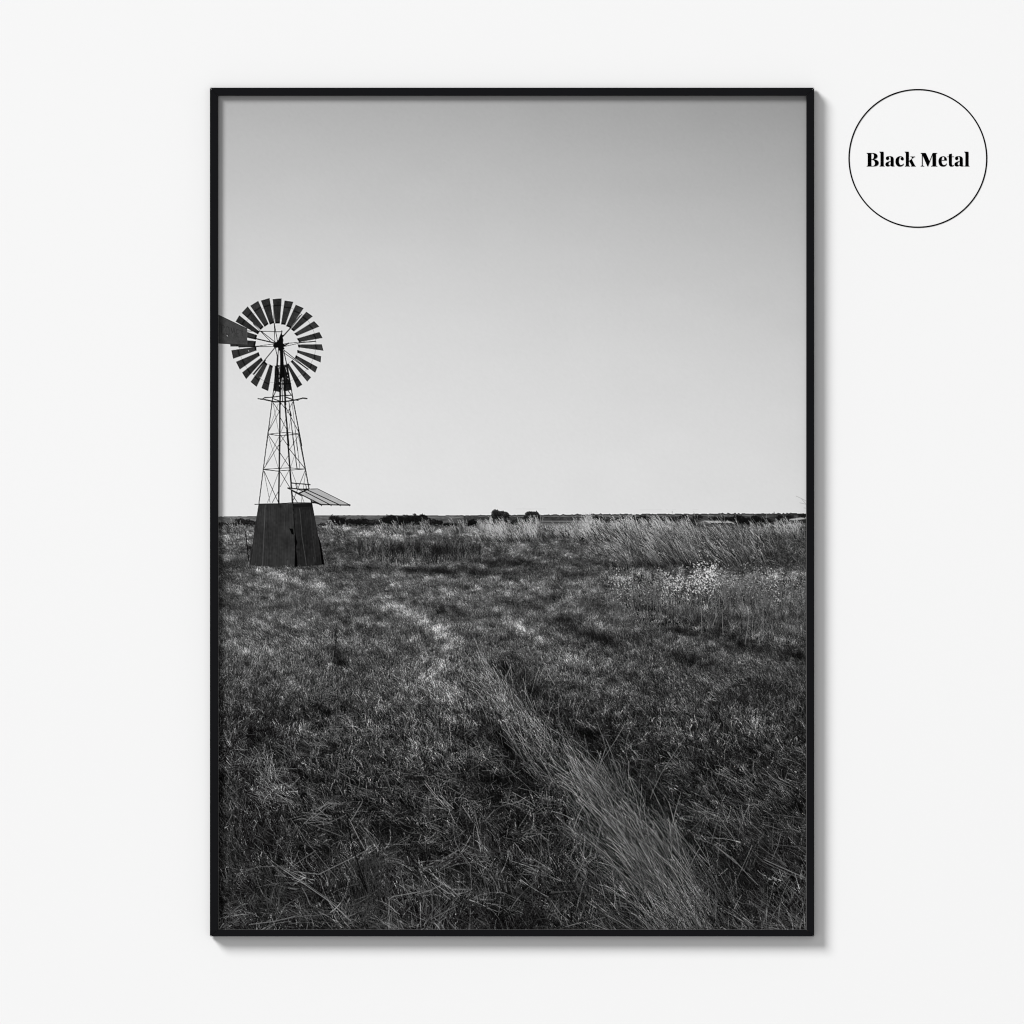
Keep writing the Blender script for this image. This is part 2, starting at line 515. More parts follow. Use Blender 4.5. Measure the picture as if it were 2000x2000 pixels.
K = .5973
for (a, b, rx, ry, an, d) in (
        (300, 272, 170, 24, 8, 13), (400, 318, 70, 22, 24, 22), (640, 375, 115, 26, 24, 44), (560, 335, 60, 16, 25, 14), (740, 445, 75, 42, 50, 44), (700, 500, 70, 40, 40, 10),
        (130, 500, 120, 50, 10, 10), (250, 450, 80, 30, 0, 8), (840, 342, 42, 17, 20, 30), (960, 390, 80, 24, 30, 22), (1050, 450, 90, 22, 28, 20), (1180, 512, 70, 20, 22, 32),
        (760, 545, 60, 38, 45, 20), (700, 590, 70, 40, 60, 14), (780, 600, 40, 60, -30, 14), (60, 105, 90, 26, 0, 16), (30, 175, 60, 14, 0, 16), (600, 92, 170, 14, 0, 26), (560, 110, 60, 20, 0, 14),
        (370, 100, 40, 30, 0, 10), (1000, 92, 140, 20, 0, 70), (1250, 80, 160, 26, 3, 62), (1400, 80, 120, 24, 0, 40), (1560, 130, 190, 50, 25, 36), (1300, 160, 90, 40, 40, 10), (1870, 85, 80, 22, 0, 48),
        (1590, 262, 70, 26, 0, 20), (1650, 490, 60, 26, 20, 14), (1640, 395, 140, 26, 0, -9), (1580, 206, 280, 16, 0, -22), (1270, 300, 80, 26, 0, -12), (1250, 205, 120, 16, 0, -8), (1300, 620, 90, 20, 20, 10), (1560, 640, 70, 26, 0, 8), (520, 640, 80, 40, 0, 6), (950, 265, 120, 14, 0, 10), (760, 250, 90, 14, 0, 8),
        # darker places
        (640, 158, 190, 26, 0, -38), (730, 165, 60, 24, 0, -14), (980, 200, 100, 18, 0, -28), (850, 190, 60, 16, 0, -10), (700, 226, 380, 12, 2, -20), (430, 130, 60, 30, 0, -10), (690, 90, 60, 8, 0, -10),
        (760, 362, 75, 26, 0, -26), (640, 335, 40, 18, 0, -10), (388, 492, 20, 36, 0, -20), (408, 525, 30, 12, 25, -26), (330, 350, 80, 36, 10, -16), (300, 425, 70, 24, 0, -12), (470, 350, 40, 16, 30, -8),
        (1150, 395, 70, 34, 20, -28), (1250, 450, 80, 24, 10, -28), (1500, 418, 100, 17, 14, -30), (1720, 468, 110, 18, 12, -30), (1900, 505, 60, 24, 20, -34), (1560, 525, 70, 20, 10, -30), (1270, 340, 70, 24, 0, -24), (1100, 318, 60, 16, 0, -20),
        (950, 545, 55, 60, -25, -26), (1020, 610, 50, 50, -25, -22), (830, 480, 30, 30, 0, -14), (600, 500, 50, 18, 10, -14), (320, 680, 60, 50, 0, -20), (500, 420, 60, 14, 10, -10), (20, 300, 40, 50, 0, -14), (1000, 330, 60, 16, 0, -10),
        (1760, 150, 120, 30, 0, -22), (1830, 190, 90, 36, 0, -16), (1480, 210, 160, 20, 0, -10), (1400, 330, 60, 40, 0, -14), (1180, 230, 90, 40, 0, -8), (1420, 620, 90, 40, 0, -12), (1800, 600, 90, 40, 0, -8)):
    x_, y_ = G6(a, b)
    patch(x_, y_, rx * K, ry * K, an, d)
for (a, b, rx, ry, an, d) in (
        (930, 245, 85, 28, 12, -24), (880, 95, 80, 40, 20, -10), (370, 15, 80, 30, 0, -20), (130, 90, 60, 40, 0, -18), (350, 115, 70, 26, 0, -14), (590, 405, 60, 40, 0, -22), (850, 690, 120, 36, 0, -12), (1880, 180, 50, 40, 0, -16),
        (1860, 330, 60, 30, 0, -16), (1730, 560, 60, 70, 0, -14), (1220, 100, 80, 30, 30, -14), (60, 450, 80, 60, 0, -10), (1440, 330, 60, 50, 40, -16), (1380, 240, 70, 40, 30, -8), (150, 590, 100, 30, 0, -12), (600, 250, 80, 30, 0, -6), (1040, 560, 80, 30, 0, -8), (1500, 170, 90, 40, 0, -8), (1250, 560, 60, 40, 30, -10), (330, 480, 90, 24, 0, -10), (1760, 440, 80, 30, 30, -10),
        (380, 185, 150, 18, 3, 9), (230, 270, 80, 24, 0, 16), (330, 330, 120, 20, 5, 8), (440, 345, 40, 40, 0, 6), (1750, 48, 60, 26, 40, 24), (1660, 470, 70, 16, 35, 14), (1740, 530, 60, 16, 55, 10), (120, 540, 120, 14, -4, 12), (560, 60, 120, 30, 0, 7), (700, 150, 100, 40, 0, 7), (1000, 300, 90, 20, 5, 6), (1180, 470, 60, 60, -50, 8), (1860, 640, 50, 90, -30, 8), (640, 600, 90, 20, -12, 8), (1100, 670, 70, 16, 30, 8)):
    x_, y_ = G7(a, b)
    patch(x_, y_, rx * K, ry * K, an, d)
# the pale ridge of uncut straw between the wheel tracks
ridge = [(926, 1280, 17, 34), (950, 1325, 25, 46), (990, 1385, 34, 52), (1042, 1440, 40, 44), (1088, 1485, 44, 38), (1140, 1532, 46, 36), (1198, 1590, 54, 32), (1262, 1665, 66, 27), (1325, 1745, 80, 25), (1370, 1815, 92, 23)]
rs = []
for (a, b) in zip(ridge[:-1], ridge[1:]):
    for t in np.linspace(0, 1, 6)[:-1]:
        rs.append(tuple(np.array(a) * (1 - t) + np.array(b) * t))
rmap = np.zeros_like(tone)
for (x_, y_, w_, d_) in rs:
    yy0 = int((y_ - 70 - Y0) * SS); yy1 = min(int((y_ + 70 - Y0) * SS), NH)
    xx0 = int((x_ - 150 - X0) * SS); xx1 = min(int((x_ + 150 - X0) * SS), NW)
    dx = gx[yy0:yy1, xx0:xx1] - x_; dy = gy[yy0:yy1, xx0:xx1] - y_
    al = (dx * .62 + dy * .78) / 26; ac = (dx * .78 - dy * .62) / (w_ * .78)
    rmap[yy0:yy1, xx0:xx1] = np.maximum(rmap[yy0:yy1, xx0:xx1], d_ * np.exp(-np.abs(ac) ** 2.6 - al * al))
rmap = blur(rmap, 16) * np.clip(1 + .16 * vnoise(NH, NW, 40, 26, 36) + .12 * vnoise(NH, NW, 14, 12, 37), .4, 1.35)
tone += rmap * .36
for trk, w_, d_ in (([(820, 1240), (868, 1278), (903, 1335), (948, 1400), (985, 1450), (1010, 1500), (1050, 1560)], 17, -15), ([(985, 1288), (1035, 1340), (1100, 1402), (1160, 1458), (1225, 1505), (1290, 1550)], 30, -9), ([(1180, 1500), (1260, 1570), (1350, 1660), (1440, 1760)], 24, -10)):
    for (a, b) in zip(trk[:-1], trk[1:]):
        for t in (0, .25, .5, .75):
            patch(a[0] + (b[0] - a[0]) * t, a[1] + (b[1] - a[1]) * t, 22, w_, np.degrees(np.arctan2(b[1] - a[1], b[0] - a[0])), d_ * .5)
# the ground right of the tracks is a little darker
for (x_, y_, rx_, ry_, d_) in ((560, 1215, 150, 60, 7), (1440, 1218, 150, 28, -20), (1330, 1200, 90, 18, -12), (825, 1334, 80, 46, 17), (850, 1290, 40, 30, 12), (640, 1426, 80, 40, 6), (530, 1320, 110, 80, 7), (990, 1222, 60, 16, 10), (1120, 1290, 60, 14, 12), (1370, 1338, 50, 20, 10), (1490, 1405, 40, 20, 12), (1250, 1280, 200, 50, -9), (1450, 1330, 160, 60, -9), (1300, 1400, 220, 50, -6), (480, 1440, 90, 60, -6), (660, 1290, 60, 60, -8)):
    patch(x_, y_, rx_, ry_, 0, d_)
for (x_, y_) in ((1230, 1690), (1262, 1730), (1292, 1780)):
    patch(x_, y_, 34, 14, 50, 12)
# clumps, leaning down to the right as the wind has combed them


def rnoise(ang, along, across, seed):
    c, s_ = np.cos(np.radians(ang)), np.sin(np.radians(ang))
    big = vnoise(1400, 1400, 4, 4, seed)
    iu = (((gx - X0) * c + (gy - Y0) * s_) / along * 4 + 3000).astype(int) % 1400
    iv = ((-(gx - X0) * s_ + (gy - Y0) * c) / across * 4 + 3000).astype(int) % 1400
    return big[iv, iu]


cl = rnoise(16, 30, 10, 31) * .07 + rnoise(-6, 20, 7, 32) * .11 + rnoise(28, 12, 6, 39) * .08 + rnoise(5, 90, 26, 33) * .11
cl2 = rnoise(20, 44, 24, 34) * .10 + rnoise(-10, 20, 13, 35) * .14 + rnoise(45, 16, 10, 40) * .10 + rnoise(0, 80, 40, 38) * .12
wn = np.clip((gy - 1230) / 200, 0, 1)
tone *= np.exp(.75 * cl * (1 - wn) + .95 * cl2 * wn)
tone = np.clip(tone, 7, 190)

lean = rnoise(0, 150, 50, 41) * .8 + rnoise(0, 40, 18, 42) * .6
edge = np.interp(gx[0], [424, 640, 760, 850, 900, 1000, 1170, 1300, 1578], [1027.5, 1029, 1028.5, 1027.5, 1029, 1029, 1026, 1024, 1024])
m = gy > edge[None, :]
ink[m] = (tone * np.clip(.62 - .45 * (gy - 1150) / 330, .17, .62))[m]; own[m] = MEADOW
line([(632, 1029), (760, 1028), (842, 1027)], 1.3, 112, None, .75)
line([(842, 1028.5), (905, 1030.5)], 1.2, 105, None, .6)


def tone_at(a, x, y):
    return a[np.clip(((y - Y0) * SS).astype(int), 0, NH - 1), np.clip(((x - X0) * SS).astype(int), 0, NW - 1)]


def meadow(n, ya, yb, seed, k=12, xa=None, xb=None):
    """Tufts of grass between two heights of the print, furthest first; the blades of a tuft share their lean, length and shade."""
    r = np.random.default_rng(seed)
    yc = r.uniform(ya, yb, n)
    xc = r.uniform(X0 - 20 if xa is None else xa, X1 + 20 if xb is None else xb, n)
    o = np.argsort(yc + r.normal(0, 2.5, n)); xc, yc = xc[o], yc[o]
    dt = np.clip((yc - 1025) / 790, 0, 1)
    sw = (1.6 + 9 * dt) * r.lognormal(0, .35, n)
    a0 = 103 + 13 * tone_at(lean, xc, yc) + r.normal(0, 9 + 8 * dt, n)
    L0 = (2.3 + 3.5 * dt + 30 * dt ** 1.7) * r.lognormal(0, .34, n)
    b0 = r.lognormal(0, .20 + .10 * dt, n)
    # flattened stalks in the foreground
    lie = r.uniform(0, 1, n) < np.clip((yc - 1360) / 300, 0, .5)
    sw_ = 18 * np.sin(xc / 60.) + 24 * np.sin(xc / 130. + yc / 90.) - 12 + r.normal(0, 16, n) + np.where(r.uniform(0, 1, n) < .5, 180, 0)
    a0 = np.where(lie, sw_, a0)
    L0 = np.where(lie, L0 * 1.3, L0)
    rt = (xc > 1180) & (yc > 1470) & (r.uniform(0, 1, n) < .55)
    a0 = np.where(rt, 145 + r.normal(0, 13, n), a0)
    st = (xc > 1290) & (yc > 1150) & (yc < 1205 + (xc - 1290) * .19)
    a0 = np.where(st, 92 + r.normal(0, 8, n), a0)
    L0 = np.where(st, r.uniform(8, 24, n), L0)
    dc = (xc > 700) & (xc < 890) & (yc > 1062) & (yc < 1100)
    a0 = np.where(dc, 90 + r.normal(0, 5, n), a0)
    L0 = np.where(dc, r.uniform(6, 15, n), L0)
    R = lambda q: np.repeat(q, k)
    m = n * k
    z = r.normal(0, 1, m)
    x = R(xc) + z * R(sw); y = R(yc) + r.normal(0, 1, m) * (.8 + 2.2 * R(dt))
    near = np.clip((y - 1180) / 330, 0, 1)
    an = R(a0) - z * (6 + 5 * R(dt)) + r.normal(0, 6 + 7 * R(dt), m)
    ln = R(L0) * r.uniform(.45, 1.1, m)
    T = tone_at(tone, x, np.minimum(y, 1815)) * (1 - .16 * np.clip((y - 1380) / 150, 0, 1))
    v = T * R(b0) * r.lognormal(0, 1, m) ** (.22 + .42 * near)
    gap = r.uniform(0, 1, m) < .10 + .26 * near
    v = np.where(gap, T * (.62 - .5 * near), np.minimum(v, T * 1.3 + 40 + 40 * near))
    wid = np.clip(.42 + .85 * R(dt), .4, 1.3) * r.uniform(.75, 1.3, m)
    strokes(x, y, an, ln, r.normal(0, .5, m), wid, v * (.74 - .34 * near), v * 1.14, MEADOW)


def tall(n, seed, x0, x1, ya, yb, a0, asd, l0, l1, vv0, vv1, w=1.0, oid=TALL, q=1.0, plume=.5):
    r = np.random.default_rng(seed)
    x = r.uniform(x0, x1, n); y = ya + (yb - ya) * r.uniform(0, 1, n) ** q
    o = np.argsort(y + r.normal(0, 3, n)); x, y = x[o], y[o]
    cl_ = np.clip(1 + .22 * np.sin(x / 11. + seed) + .16 * np.sin(x / 4.3 + y / 9.), .5, 1.5)
    v = r.uniform(vv0, vv1, n) * r.uniform(.6, 1.15, n) * cl_
    dk_ = r.uniform(0, 1, n) < .30
    v = np.where(dk_, r.uniform(18, 60, n), v)
    an = r.normal(a0, asd, n) + 6 * np.sin(x / 17.); ln = r.uniform(l0, l1, n) * np.clip(cl_, .7, 1.2); cv = r.normal(.12, .3, n)
    wd = np.full(n, w) * r.uniform(.6, 1.2, n)
    strokes(x, y, an, ln, cv, wd, v * .5, np.minimum(v * 1.22, 185), oid)
    # feathery heads at the tips
    p = (r.uniform(0, 1, n) < plume) & ~dk_
    ca = np.radians(an + np.degrees(cv) * .25)
    tx_, ty_ = x + ln * np.cos(ca) * .92, y - ln * np.sin(ca) * .92
    pv = np.minimum(v * 1.4 + 10, 202)
    strokes(tx_[p], ty_[p], (an + np.degrees(cv) * .5 + r.normal(0, 8, n))[p], (ln * .22 + 1.0)[p], np.full(p.sum(), .2), wd[p] * 1.25, pv[p] * .85, pv[p], oid)


# far meadow with its tall pale grass
meadow(9000, 1028, 1112, 41)
for (cx, w_, n_) in ((652, 10, 36), (668, 9, 18), (742, 9, 26), (757, 11, 36), (770, 11, 36), (786, 12, 22), (836, 9, 40), (900, 12, 40), (797, 22, 36), (448, 22, 60), (470, 14, 30), (560, 1, 1)):
    tall(n_, int(cx), cx - w_, cx + w_, 1032, 1046, 110, 10, 8, 20, 105, 165, .8)
tall(1700, 51, 940, 1062, 1036, 1060, 112, 9, 9, 26, 110, 190, .65, TALL, 1.0, .75)
tall(800, 52, 1050, 1150, 1034, 1052, 108, 10, 6, 16, 90, 150, .8)
tall(3600, 53, 1120, 1350, 1034, 1062, 114, 9, 11, 28, 110, 190, .65, TALL, 1.0, .75)
tall(420, 57, 1160, 1240, 1040, 1092, 126, 8, 14, 32, 70, 130, .65)
meadow(2500, 1060, 1118, 42)
r = np.random.default_rng(92)
n = 2600
x = 700 + 240 * r.uniform(0, 1, n) ** .9; y = r.uniform(1072, 1098, n) + 5 * np.sin(x / 30.) + (x - 700) * .02
o = np.argsort(y); x, y = x[o], y[o]
v = np.where(r.uniform(0, 1, n) < .5, r.uniform(12, 34, n), r.uniform(34, 82, n)) * np.clip(1 + .3 * np.sin(x / 14.) + .2 * np.sin(x / 37. + 2), .5, 1.6)
strokes(x, y, r.normal(93, 9, n), r.uniform(8, 22, n), r.normal(0, .3, n), r.uniform(.5, 1.0, n), v * .7, v * 1.1, MEADOW)
tall(2300, 54, 1215, 1500, 1050, 1108, 121, 9, 16, 42, 80, 155, .65)
tall(420, 55, 1285, 1470, 1066, 1110, 120, 7, 28, 54, 95, 160, .75)
tall(60, 66, 1300, 1440, 1052, 1066, 118, 6, 34, 48, 95, 150, .6)
tall(700, 56, 1490, 1585, 1034, 1054, 112, 12, 10, 25, 110, 180, .7)
tall(200, 58, 1440, 1585, 1050, 1115, 118, 20, 14, 36, 65, 120, .6, TALL, 1.0, .15)
tall(70, 59, 1500, 1575, 1060, 1120, 66, 30, 14, 30, 60, 110, .6, TALL, 1.0, .0)
for pts in ([(1285, 1028), (1262, 1003)], [(1312, 1030), (1292, 1006)], [(1330, 1040), (1308, 1008)], [(1500, 1024), (1489, 1008)], [(1430, 1045), (1405, 1010)], [(1474, 1040), (1462, 1016)]):
    line(pts, .9, 135, TALL, .8)
for pts in ([(1555, 969), (1566, 974), (1579, 981)], [(1562, 982), (1579, 986)], [(1566, 975), (1579, 990)], [(1570, 992), (1579, 993)]):
    line(pts, .9, 140, TALL, .6)

# --- the wind pump
gold = np.zeros((NH, NW), np.float32)
grain = vnoise(NH, NW, 3, 3, 61) * 4 + vnoise(NH, NW, 14, 14, 62) * 4
BL = [[(725, 92), (838, 82), (815, 396), (758, 400)], [(875, 110), (985, 125), (885, 415), (830, 410)], [(1015, 162), (1115, 205), (950, 452), (893, 432)], [(1148, 250), (1230, 308), (992, 498), (955, 470)],
      [(1245, 368), (1312, 437), (1030, 555), (995, 525)], [(1312, 505), (1353, 580), (1060, 632), (1028, 588)], [(1343, 660), (1363, 740), (1048, 698), (1040, 662)], [(1335, 810), (1328, 888), (1035, 765), (1035, 732)],
      [(1290, 945), (1260, 1018), (1003, 832), (1018, 797)], [(1208, 1075), (1160, 1130), (952, 878), (972, 856)], [(1098, 1168), (1033, 1208), (900, 912), (925, 902)], [(968, 1232), (888, 1250), (848, 935), (895, 925)],
      [(820, 1258), (738, 1245), (755, 932), (800, 935)], [(668, 1248), (583, 1210), (688, 912), (727, 935)], [(523, 1195), (447, 1133), (627, 878), (660, 908)], [(392, 1098), (340, 1015), (580, 825), (602, 862)],
      [(312, 977), (263, 880), (548, 758), (563, 802)], [(228, 842), (205, 735), (518, 690), (523, 737)], [(192, 688), (190, 590), (515, 620), (505, 685)], [(205, 530), (235, 450), (530, 545), (515, 602)],
      [(258, 375), (305, 295), (560, 500), (540, 535)], [(335, 265), (410, 183), (612, 442), (575, 478)], [(443, 175), (543, 113), (673, 405), (625, 440)], [(577, 110), (685, 78), (740, 392), (690, 412)]]
# rings between the blades first
th = np.linspace(0, 2 * np.pi, 120)
line(Z5(*[(785 + 484 * np.cos(t), 660 + 487 * np.sin(t)) for t in th]), .7, 95, WHEEL, .6)
line(Z5(*[(780 + 284 * np.cos(t), 662 + 272 * np.sin(t)) for t in th[:45]]), .7, 110, WHEEL, .5)
for i, b in enumerate(BL):
    b = np.array(b, float)
    tn = 43 + (i * 7 % 5) * 2.2 + (6 if 3 < i < 10 else 0)
    poly(Z5(*b), tn - 16, WHEEL)
    c = b.mean(0)
    poly(Z5(*(c + (b - c) * np.array([.93, .93]))), tn, WHEEL, 1, grain)
    for (q0, q1, k) in ((.24, .30, .55), (.93, 1.0, .35)):
        l0, l1 = b[0] + (b[3] - b[0]) * q0, b[0] + (b[3] - b[0]) * q1
        r0, r1 = b[1] + (b[2] - b[1]) * q0, b[1] + (b[2] - b[1]) * q1
        poly(Z5(l0, r0, r1, l1), tn * k, WHEEL)
for p in ((422, 740), (567, 1072)):
    line(Z5(p, (p[0] + 2, p[1] + 6)), 1.4, 190)
SP = [((735, 170), (752, 640), 8), ((745, 395), (785, 620), 9), ((1090, 285), (955, 455), 8), ((1070, 295), (940, 455), 7), ((955, 448), (855, 560), 15), ((1265, 622), (1060, 640), 12), ((1060, 632), (860, 655), 7), ((1060, 645), (860, 690), 7),
      ((1170, 975), (870, 770), 8), ((1160, 968), (870, 735), 9), ((1170, 975), (1100, 925), 14), ((480, 1035), (745, 712), 12), ((490, 1030), (630, 862), 20), ((300, 693), (500, 688), 12), ((480, 692), (740, 686), 7), ((490, 688), (740, 656), 7),
      ((580, 495), (765, 640), 8), ((480, 400), (705, 632), 8), ((400, 492), (845, 502), 9), ((520, 590), (755, 645), 15), ((320, 545), (520, 590), 9)]
for a, b, w in SP:
    line(Z5(a, b), w * .155, 16, WHEEL)
for a, b in (((487, 418), (570, 490)), ((860, 1), (860, 1))):
    line(Z5(a, b), .7, 180)
# tower head, pump rod and the four legs
TW = 14
for (a, b), (c, d), w in (((525, 420), (575, 640), 20), ((575, 640), (556, 880), 22), ((605, 430), (580, 880), 22), ((556, 880), (450, 1720), 22), ((450, 1720), (420, 1932), 24), ((750, 490), (860, 1000), 24), ((860, 1000), (950, 1500), 26), ((950, 1500), (1022, 1932), 26),
                          ((650, 1150), (652, 1932), 46), ((748, 1150), (795, 1932), 46), ((540, 1560), (465, 1720), 22), ((850, 1540), (960, 1690), 20), ((700, 1500), (720, 1850), 20)):
    line(Z7((a, b), (c, d)), w * .0725, TW, TOWER)
poly(Z7((510, 890), (610, 890), (640, 1600), (478, 1560)), 30, WHEEL, 1, grain)
poly(Z7((770, 1560), (970, 1530), (850, 860), (760, 900)), 32, WHEEL, 1, grain)
for (a, b), (c, d), w in (((560, 900), (640, 1560), 20), ((610, 900), (520, 1540), 16), ((770, 950), (930, 1530), 18), ((860, 1020), (790, 1540), 16), ((500, 1380), (940, 1370), 26), ((540, 1120), (900, 1110), 18), ((570, 880), (850, 870), 18),
                          ((650, 1150), (652, 1700), 46), ((748, 1150), (790, 1700), 46), ((860, 1000), (950, 1500), 26), ((556, 880), (470, 1560), 24)):
    line(Z7((a, b), (c, d)), w * .0725, 10, TOWER)
poly(Z7((640, 1180), (775, 1180), (792, 1560), (645, 1560)), 20, TOWER, .72)
poly(Z7((590, 900), (860, 900), (900, 1180), (570, 1180)), 16, TOWER, .6)
poly(Z7((640, 460), (735, 460), (748, 840), (775, 1230), (640, 1230), (652, 800)), 10, TOWER)
poly(Z7((600, 190), (650, 60), (680, 0), (700, 60), (765, 48), (722, 130), (738, 190), (730, 290), (800, 330), (745, 385), (772, 430), (700, 490), (620, 480), (590, 400), (500, 412), (455, 350), (480, 300), (560, 235)), 12, TOWER)
line(Z5((840, 488), (838, 545)), 1.6, 14, TOWER)
line(Z7((740, 360), (880, 280)), 2.6, 14, TOWER)
for (a, b), (c, d), w in (((622, 980), (628, 1040), 12), ((622, 1140), (622, 1200), 12), ((628, 1250), (628, 1320), 10), ((722, 1215), (728, 1260), 16), ((730, 1310), (732, 1345), 14), ((686, 1325), (690, 1360), 14), ((690, 1400), (690, 1480), 14), ((732, 1410), (730, 1470), 16),
                          ((690, 1540), (682, 1640), 20), ((722, 1500), (728, 1570), 16), ((800, 930), (830, 1060), 12), ((860, 1230), (870, 1245), 14), ((600, 920), (605, 950), 12), ((850, 1140), (845, 1160), 10), ((755, 1740), (745, 1790), 18), ((680, 1790), (676, 1840), 16), ((630, 1410), (632, 1440), 12)):
    line(Z7((a, b), (c, d)), w * .0725, 205)
for pts, w in (([(55, 1775), (170, 1790), (240, 1745), (450, 1735), (680, 1700), (960, 1680)], 28), ([(230, 1800), (520, 1862), (800, 1852), (1100, 1802), (1260, 1762), (1370, 1770)], 36), ([(450, 1772), (640, 1840)], 24), ([(820, 1740), (970, 1792)], 30), ([(120, 1790), (200, 1800)], 22), ([(1080, 1815), (1140, 1825)], 20)):
    line(Z7(*pts), w * .0725, 14, TOWER)
LT = [((670, 0), (553, 920), 11), ((815, 0), (801, 920), 19), ((905, 0), (975, 915), 19), ((1048, 0), (1215, 920), 13),
      ((670, 50), (815, 72), 8), ((815, 72), (1055, 50), 8), ((670, 50), (905, 28), 7), ((905, 28), (1055, 48), 7), ((615, 497), (800, 517), 9), ((800, 513), (1135, 490), 8), ((615, 492), (940, 475), 7), ((940, 475), (1130, 492), 7),
      ((670, 60), (800, 255), 7), ((800, 190), (620, 475), 7), ((675, 90), (800, 490), 4), ((800, 90), (640, 430), 5), ((820, 60), (922, 205), 7), ((915, 20), (820, 155), 6), ((820, 290), (938, 465), 7), ((922, 320), (820, 490), 6), ((932, 235), (1128, 480), 8), ((1055, 60), (935, 250), 6),
      ((1010, 290), (950, 470), 4), ((620, 520), (797, 912), 7), ((615, 520), (692, 912), 5), ((800, 530), (660, 912), 5), ((800, 765), (720, 912), 7), ((820, 525), (945, 730), 7), ((935, 500), (820, 712), 6), ((1135, 505), (985, 880), 7), ((965, 515), (1050, 745), 5), ((975, 820), (1035, 908), 7), ((1138, 540), (1085, 905), 5),
      ((1090, 830), (1120, 908), 5), ((1045, 60), (1130, 480), 4),
      ((970, 0), (1030, 480), 10), ((1010, 0), (1068, 490), 6), ((1025, 150), (1040, 260), 10), ((1060, 490), (1110, 490), 14)]
for a, b, w in LT:
    line(Z6(a, b), w * .155, 18 if w > 6 else 60, TOWER)
UT = [((728, 1390), (806, 1505), 7), ((806, 1510), (675, 1750), 7), ((730, 1400), (800, 1760), 4), ((795, 1410), (680, 1730), 4), ((830, 1400), (892, 1480), 7), ((890, 1600), (830, 1760), 5), ((820, 1580), (912, 1750), 7), ((895, 1460), (1050, 1760), 8), ((975, 1390), (910, 1520), 7), ((930, 1390), (990, 1932), 9), ((970, 1390), (1030, 1932), 5), ((945, 1500), (960, 1560), 11), ((950, 1590), (930, 1740), 4),
      ((728, 1300), (648, 1932), 11), ((816, 1390), (815, 1932), 19), ((878, 1390), (927, 1932), 19), ((970, 1300), (1090, 1932), 13)]
for a, b, w in UT:
    line(Z5(a, b), w * .155, 18 if w > 6 else 60, TOWER)
# tail vane with its worn lettering
poly(Z5((20, 278), (405, 462), (405, 668), (20, 646)), 68, VANE, 1, grain * .8)
line(Z5((20, 280), (405, 464)), 1.1, 36, VANE)
line(Z5((20, 646), (405, 668)), 1.0, 40, VANE)
line(Z5((403, 470), (403, 662)), .8, 88, VANE)
LET = [[(252, 700), (240, 650), (205, 618), (165, 632), (148, 700), (150, 830), (172, 915), (215, 930), (250, 890)], [(345, 660), (392, 690), (416, 770), (412, 910), (388, 985), (345, 960), (310, 900), (300, 790), (312, 690), (345, 660)],
       [(478, 1000), (485, 712), (535, 890), (575, 712), (618, 905)], [(745, 775), (672, 768), (680, 1010), (748, 1030)], [(676, 890), (735, 900)], [(790, 802), (885, 832)], [(845, 815), (868, 985)]]
for l in LET:
    line(ZV(*l), 1.15, 42, VANE, .62)
line(ZV((340, 968), (362, 990)), 1.3, 175)
# corrugated housing at the foot
tx = vnoise(NH, NW, 150, 2.4, 63) * 3 + vnoise(NH, NW, 70, 9, 64) * 1.4 + vnoise(NH, NW, 8, 8, 65) * 3 + vnoise(NH, NW, 50, 30, 66) * 4.5
front = [(548, 928), (978, 922), (1020, 1722), (860, 1728), (700, 1722), (540, 1712), (428, 1692)]
side = [(978, 922), (1222, 918), (1300, 1340), (1375, 1690), (1200, 1712), (1020, 1722)]
poly(Z6(*front), 47, HOUSING, 1, tx)
poly(Z6(*side), 36, HOUSING, 1, tx)
for k in np.linspace(.02, .98, 40):
    xt = 548 + (978 - 548) * k; xb = 428 + (1020 - 428) * k
    line(Z6((xt, 935), (xb, 1700)), .5, 62 if int(k * 41) % 2 else 34, HOUSING, .34)
for k in np.linspace(.05, .97, 20):
    xt = 978 + (1222 - 978) * k; xb = 1020 + (1375 - 1020) * k
    line(Z6((xt, 930), (xb, 1690)), .5, 50 if int(k * 21) % 2 else 26, HOUSING, .3)
for pts, w, v, al in (([(632, 945), (597, 1715)], 7, 92, .8), ([(885, 985), (878, 1080), (870, 1250)], 8, 72, .5), ([(1065, 990), (1095, 1350), (1150, 1700)], 6, 84, .8), ([(1195, 1000), (1235, 1400), (1268, 1650)], 6, 60, .6), ([(600, 945), (580, 1300)], 4, 70, .5),
                      ([(985, 930), (1000, 1240), (1022, 1400)], 10, 8, .9), ([(915, 1640), (915, 1700)], 10, 78, .7), ([(1240, 1600), (1248, 1650)], 8, 70, .6), ([(960, 940), (1000, 1280)], 5, 66, .4), ([(470, 1500), (440, 1690)], 10, 18, .6)):
    line(Z6(*pts), w * .155, v, HOUSING, al)
poly(Z6((935, 1238), (978, 1240), (992, 1312), (966, 1312)), 5, HOUSING)
poly(Z6((1000, 1320), (1012, 1330), (1034, 1410), (1020, 1480), (1042, 1722), (1000, 1722), (1006, 1500)), 4, HOUSING)
poly(Z6((1296, 1330), (1328, 1410), (1377, 1692), (1342, 1692), (1320, 1480)), 5, HOUSING)
poly(Z6((990, 935), (1220, 928), (1226, 960), (992, 975)), 20, HOUSING, .7)
line(Z6((500, 934), (550, 931), (780, 926), (1000, 913), (1290, 918)), 1.5, 20, HOUSING)
